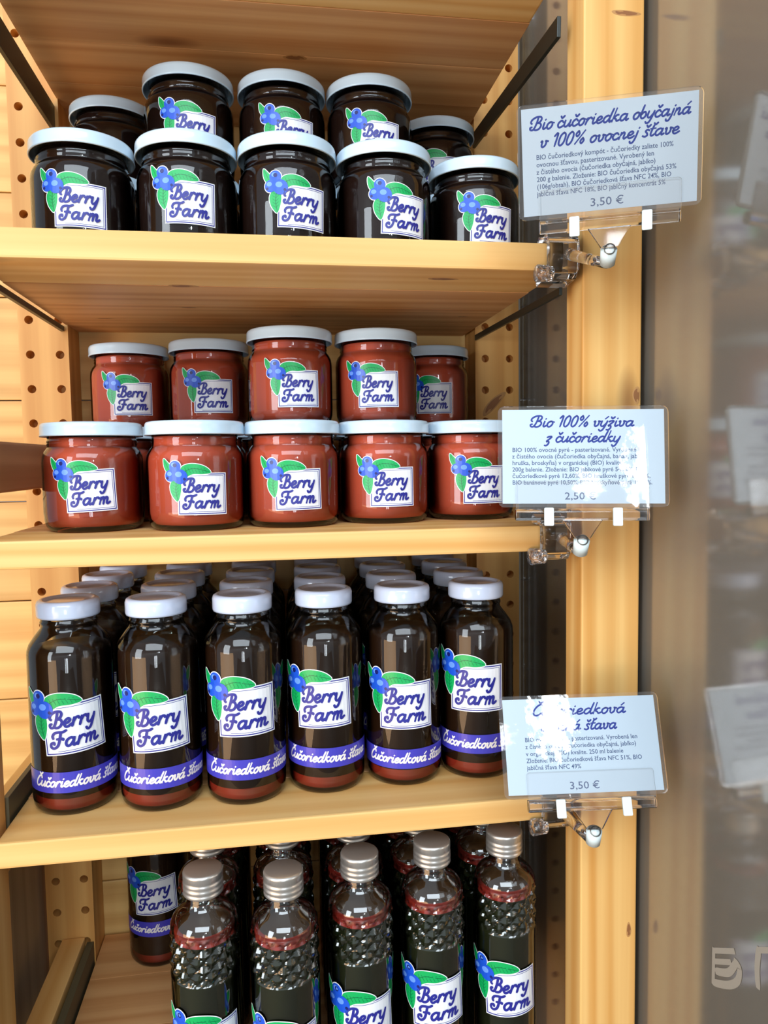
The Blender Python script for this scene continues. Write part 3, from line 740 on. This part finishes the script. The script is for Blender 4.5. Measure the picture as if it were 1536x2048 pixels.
def holder(loc, rot, label, shelf_z, shelf_th, cx=0, hx=190, yaw_=0):
    """clear plastic sign clip: grip plate, lip, two milky tabs, fan neck, ball joint, shelf clamp"""
    R_ = Euler([radians(a) for a in rot], 'XYZ'); Lc = Vector(loc)*MM
    t = empty('sign_clip', (hx, -2, shelf_z-shelf_th/2), 0, label, 'clip', 'clear sign clips clamped to the shelf ends')
    M4 = Matrix.Translation(Lc) @ R_.to_matrix().to_4x4(); inv = Matrix.Translation(-t.location)
    def piece(name, me, mat, mtx, parent=t, smooth=False):
        me.transform(inv @ M4 @ mtx); o = link(name, me, mat, parent, smooth); return o
    T = Matrix.Translation
    piece('grip_plate', prism(round_rect(84, 19, 2.2), 1.0, 'Y', .2), PLASTIC, T(Vector((cx*MM, -.0022, -.0255))))
    # ribbed lip behind and under the card
    lip = prism([(-2, 0), (2.2, 0), (3, -2), (3, -6), (1.5, -7.6), (-1.5, -7.6), (-3, -6), (-3, -2)], 84, 'X', .4)
    piece('lip', lip, ACRYL, T(Vector((cx*MM, .0004, -.0335))))
    for s_ in (-21.5, 21.5):
        piece('tab', prism(round_rect(6, 11.5, .8), 1.6, 'Y', .2), MILK, T(Vector(((cx+s_)*MM, -.0042, -.0388))))
    piece('neck', prism([(-13, 0), (13, 0), (11.5, -2), (5, -12), (-5, -12), (-11.5, -2)], 3.2, 'Y', .4), ACRYL, T(Vector((cx*MM, -.0002, -.0405))))
    # ball joint socket
    bm = bmesh.new(); bmesh.ops.create_cone(bm, cap_ends=True, segments=24, radius1=.0046, radius2=.0051, depth=.012)
    bmesh.ops.bevel(bm, geom=[e for e in bm.edges if abs(e.verts[0].co.z-e.verts[1].co.z) < 1e-6], offset=.001, segments=2, affect='EDGES')
    sock = piece('socket', from_bm(bm), MILK, T(Vector((cx*MM, .004, -.0575))) @ Matrix.Rotation(radians(35), 4, 'X'), smooth=True)
    bm = bmesh.new(); bmesh.ops.create_uvsphere(bm, u_segments=16, v_segments=10, radius=.0036)
    piece('ball', from_bm(bm), PLASTIC, T(Vector((cx*MM, -.0015, -.0535))), smooth=True)
    # clamp round the shelf edge (world aligned)
    C0 = Vector((hx*MM, 0, (shelf_z-shelf_th/2)*MM)); h = shelf_th/2
    prof = [(13, h+.6), (-1, h+.6), (-3.2, h-1), (-3.2, -h+1), (-1, -h-.6), (15, -h-.6), (19, -h-5), (16, -h-8), (8, -h-6.5), (-2, -h-6), (-8.5, -h+1), (-10, 0), (-8.5, h-1), (-4, h+6), (4, h+5), (12, h+7.5), (15.5, h+4.4)]
    me = prism(prof, 22, 'X', .5); me.transform(inv @ T(C0)); link('clamp', me, ACRYL, t)
    bm = bmesh.new(); bmesh.ops.create_cone(bm, cap_ends=True, segments=20, radius1=.0062, radius2=.0052, depth=.012)
    bmesh.ops.bevel(bm, geom=bm.edges[:], offset=.0008, segments=2, affect='EDGES')
    me = from_bm(bm); me.transform(inv @ T(C0+Vector((-.013, -.004, -(h+3)*MM))) @ Matrix.Rotation(radians(90), 4, 'Y')); link('clamp_knob', me, ACRYL, t, smooth=True)
    # arm from the clamp to the ball joint
    end = (M4 @ Vector((cx*MM, .0075, -.0615))); st = C0+Vector((.004, -.008, 0)); d = end-st
    bm = bmesh.new(); bmesh.ops.create_cone(bm, cap_ends=True, segments=16, radius1=.0042, radius2=.003, depth=d.length)
    me = from_bm(bm); me.transform(inv @ T((st+end)/2) @ d.to_track_quat('Z', 'Y').to_matrix().to_4x4()); link('arm', me, ACRYL, t, smooth=True)
    return t
C1 = ((199.1, -73.5, 210.6), (10.15, -2.44, -15.4)); C2 = ((191.1, -55.9, 30.4), (-6.8, .62, -11.7)); C3 = ((193, -51.9, -160.4), (-18.0, -.68, -7.1))
card(*C1, [('Bio čučoriedka obyčajná', -46, 46.5, 18.3), ('v 100% ovocnej šťave', -41, 40, 8.3)],
     [('BIO čučoriedkový kompót - čučoriedky zaliate 100%', 80), ('ovocnou šťavou, pasterizované. Vyrobený len', 69), ('z čistého ovocia (čučoriedka obyčajná, jablko)', 70),
      ('200 g balenie. Zloženie: BIO čučoriedka obyčajná 53%', 82), ('(106g/obsah), BIO čučoriedková šťava NFC 24%, BIO', 79), ('jablčná šťava NFC 18%, BIO jablčný koncentrát 5%', 76)],
     -43, 1.6, 4.15, '3,50 €', -1.5, 'tilted laminated price card at the top shelf, 3,50 for blueberries in juice')
card(*C2, [('Bio 100% výživa', -33, 32, 19.2), ('z čučoriedky', -24, 23, 9.3)],
     [('BIO 100% ovocné pyré - pasterizované. Vyrobené len', 84), ('z čistého ovocia (čučoriedka obyčajná, banán, jablko,', 85), ('hruška, broskyňa) v organickej (BIO) kvalite.', 70),
      ('200g balenie. Zloženie: BIO jablkové pyré 54,60%, BIO', 84), ('čučoriedkové pyré 12,60%, BIO hruškové pyré 11,80%,', 87), ('BIO banánové pyré 10,50%, BIO broskyňové pyré 10,50%.', 88)],
     -45, 3.0, 4.2, '2,50 €', -2, 'laminated price card reading 2,50 beside the puree jars')
card(*C3, [('Čučoriedková', -32, 31, 19.5), ('ovocná šťava', -27, 24, 9.5)],
     [('BIO ovocná šťava - pasterizovaná. Vyrobená len', 75), ('z čistého ovocia (čučoriedka obyčajná, jablko)', 74), ('v organickej (BIO) kvalite. 250 ml balenie', 65),
      ('Zloženie: BIO čučoriedková šťava NFC 51%, BIO', 77), ('jablčná šťava NFC 49%', 36)],
     -38, 2.8, 4.4, '3,50 €', -1, 'laminated price card with glare in front of the juice bottles, 3,50')
holder(*C1, 'clear plastic clip holding the tilted upper price card', 180, 19.2, cx=0, hx=198)
holder(*C2, 'clear plastic clip holding the price card by the puree jars', -18.6, 18.6, cx=-1, hx=193)
holder(*C3, 'clear plastic clip holding the lowest price card with glare', -219.3, 17.6, cx=3, hx=194)
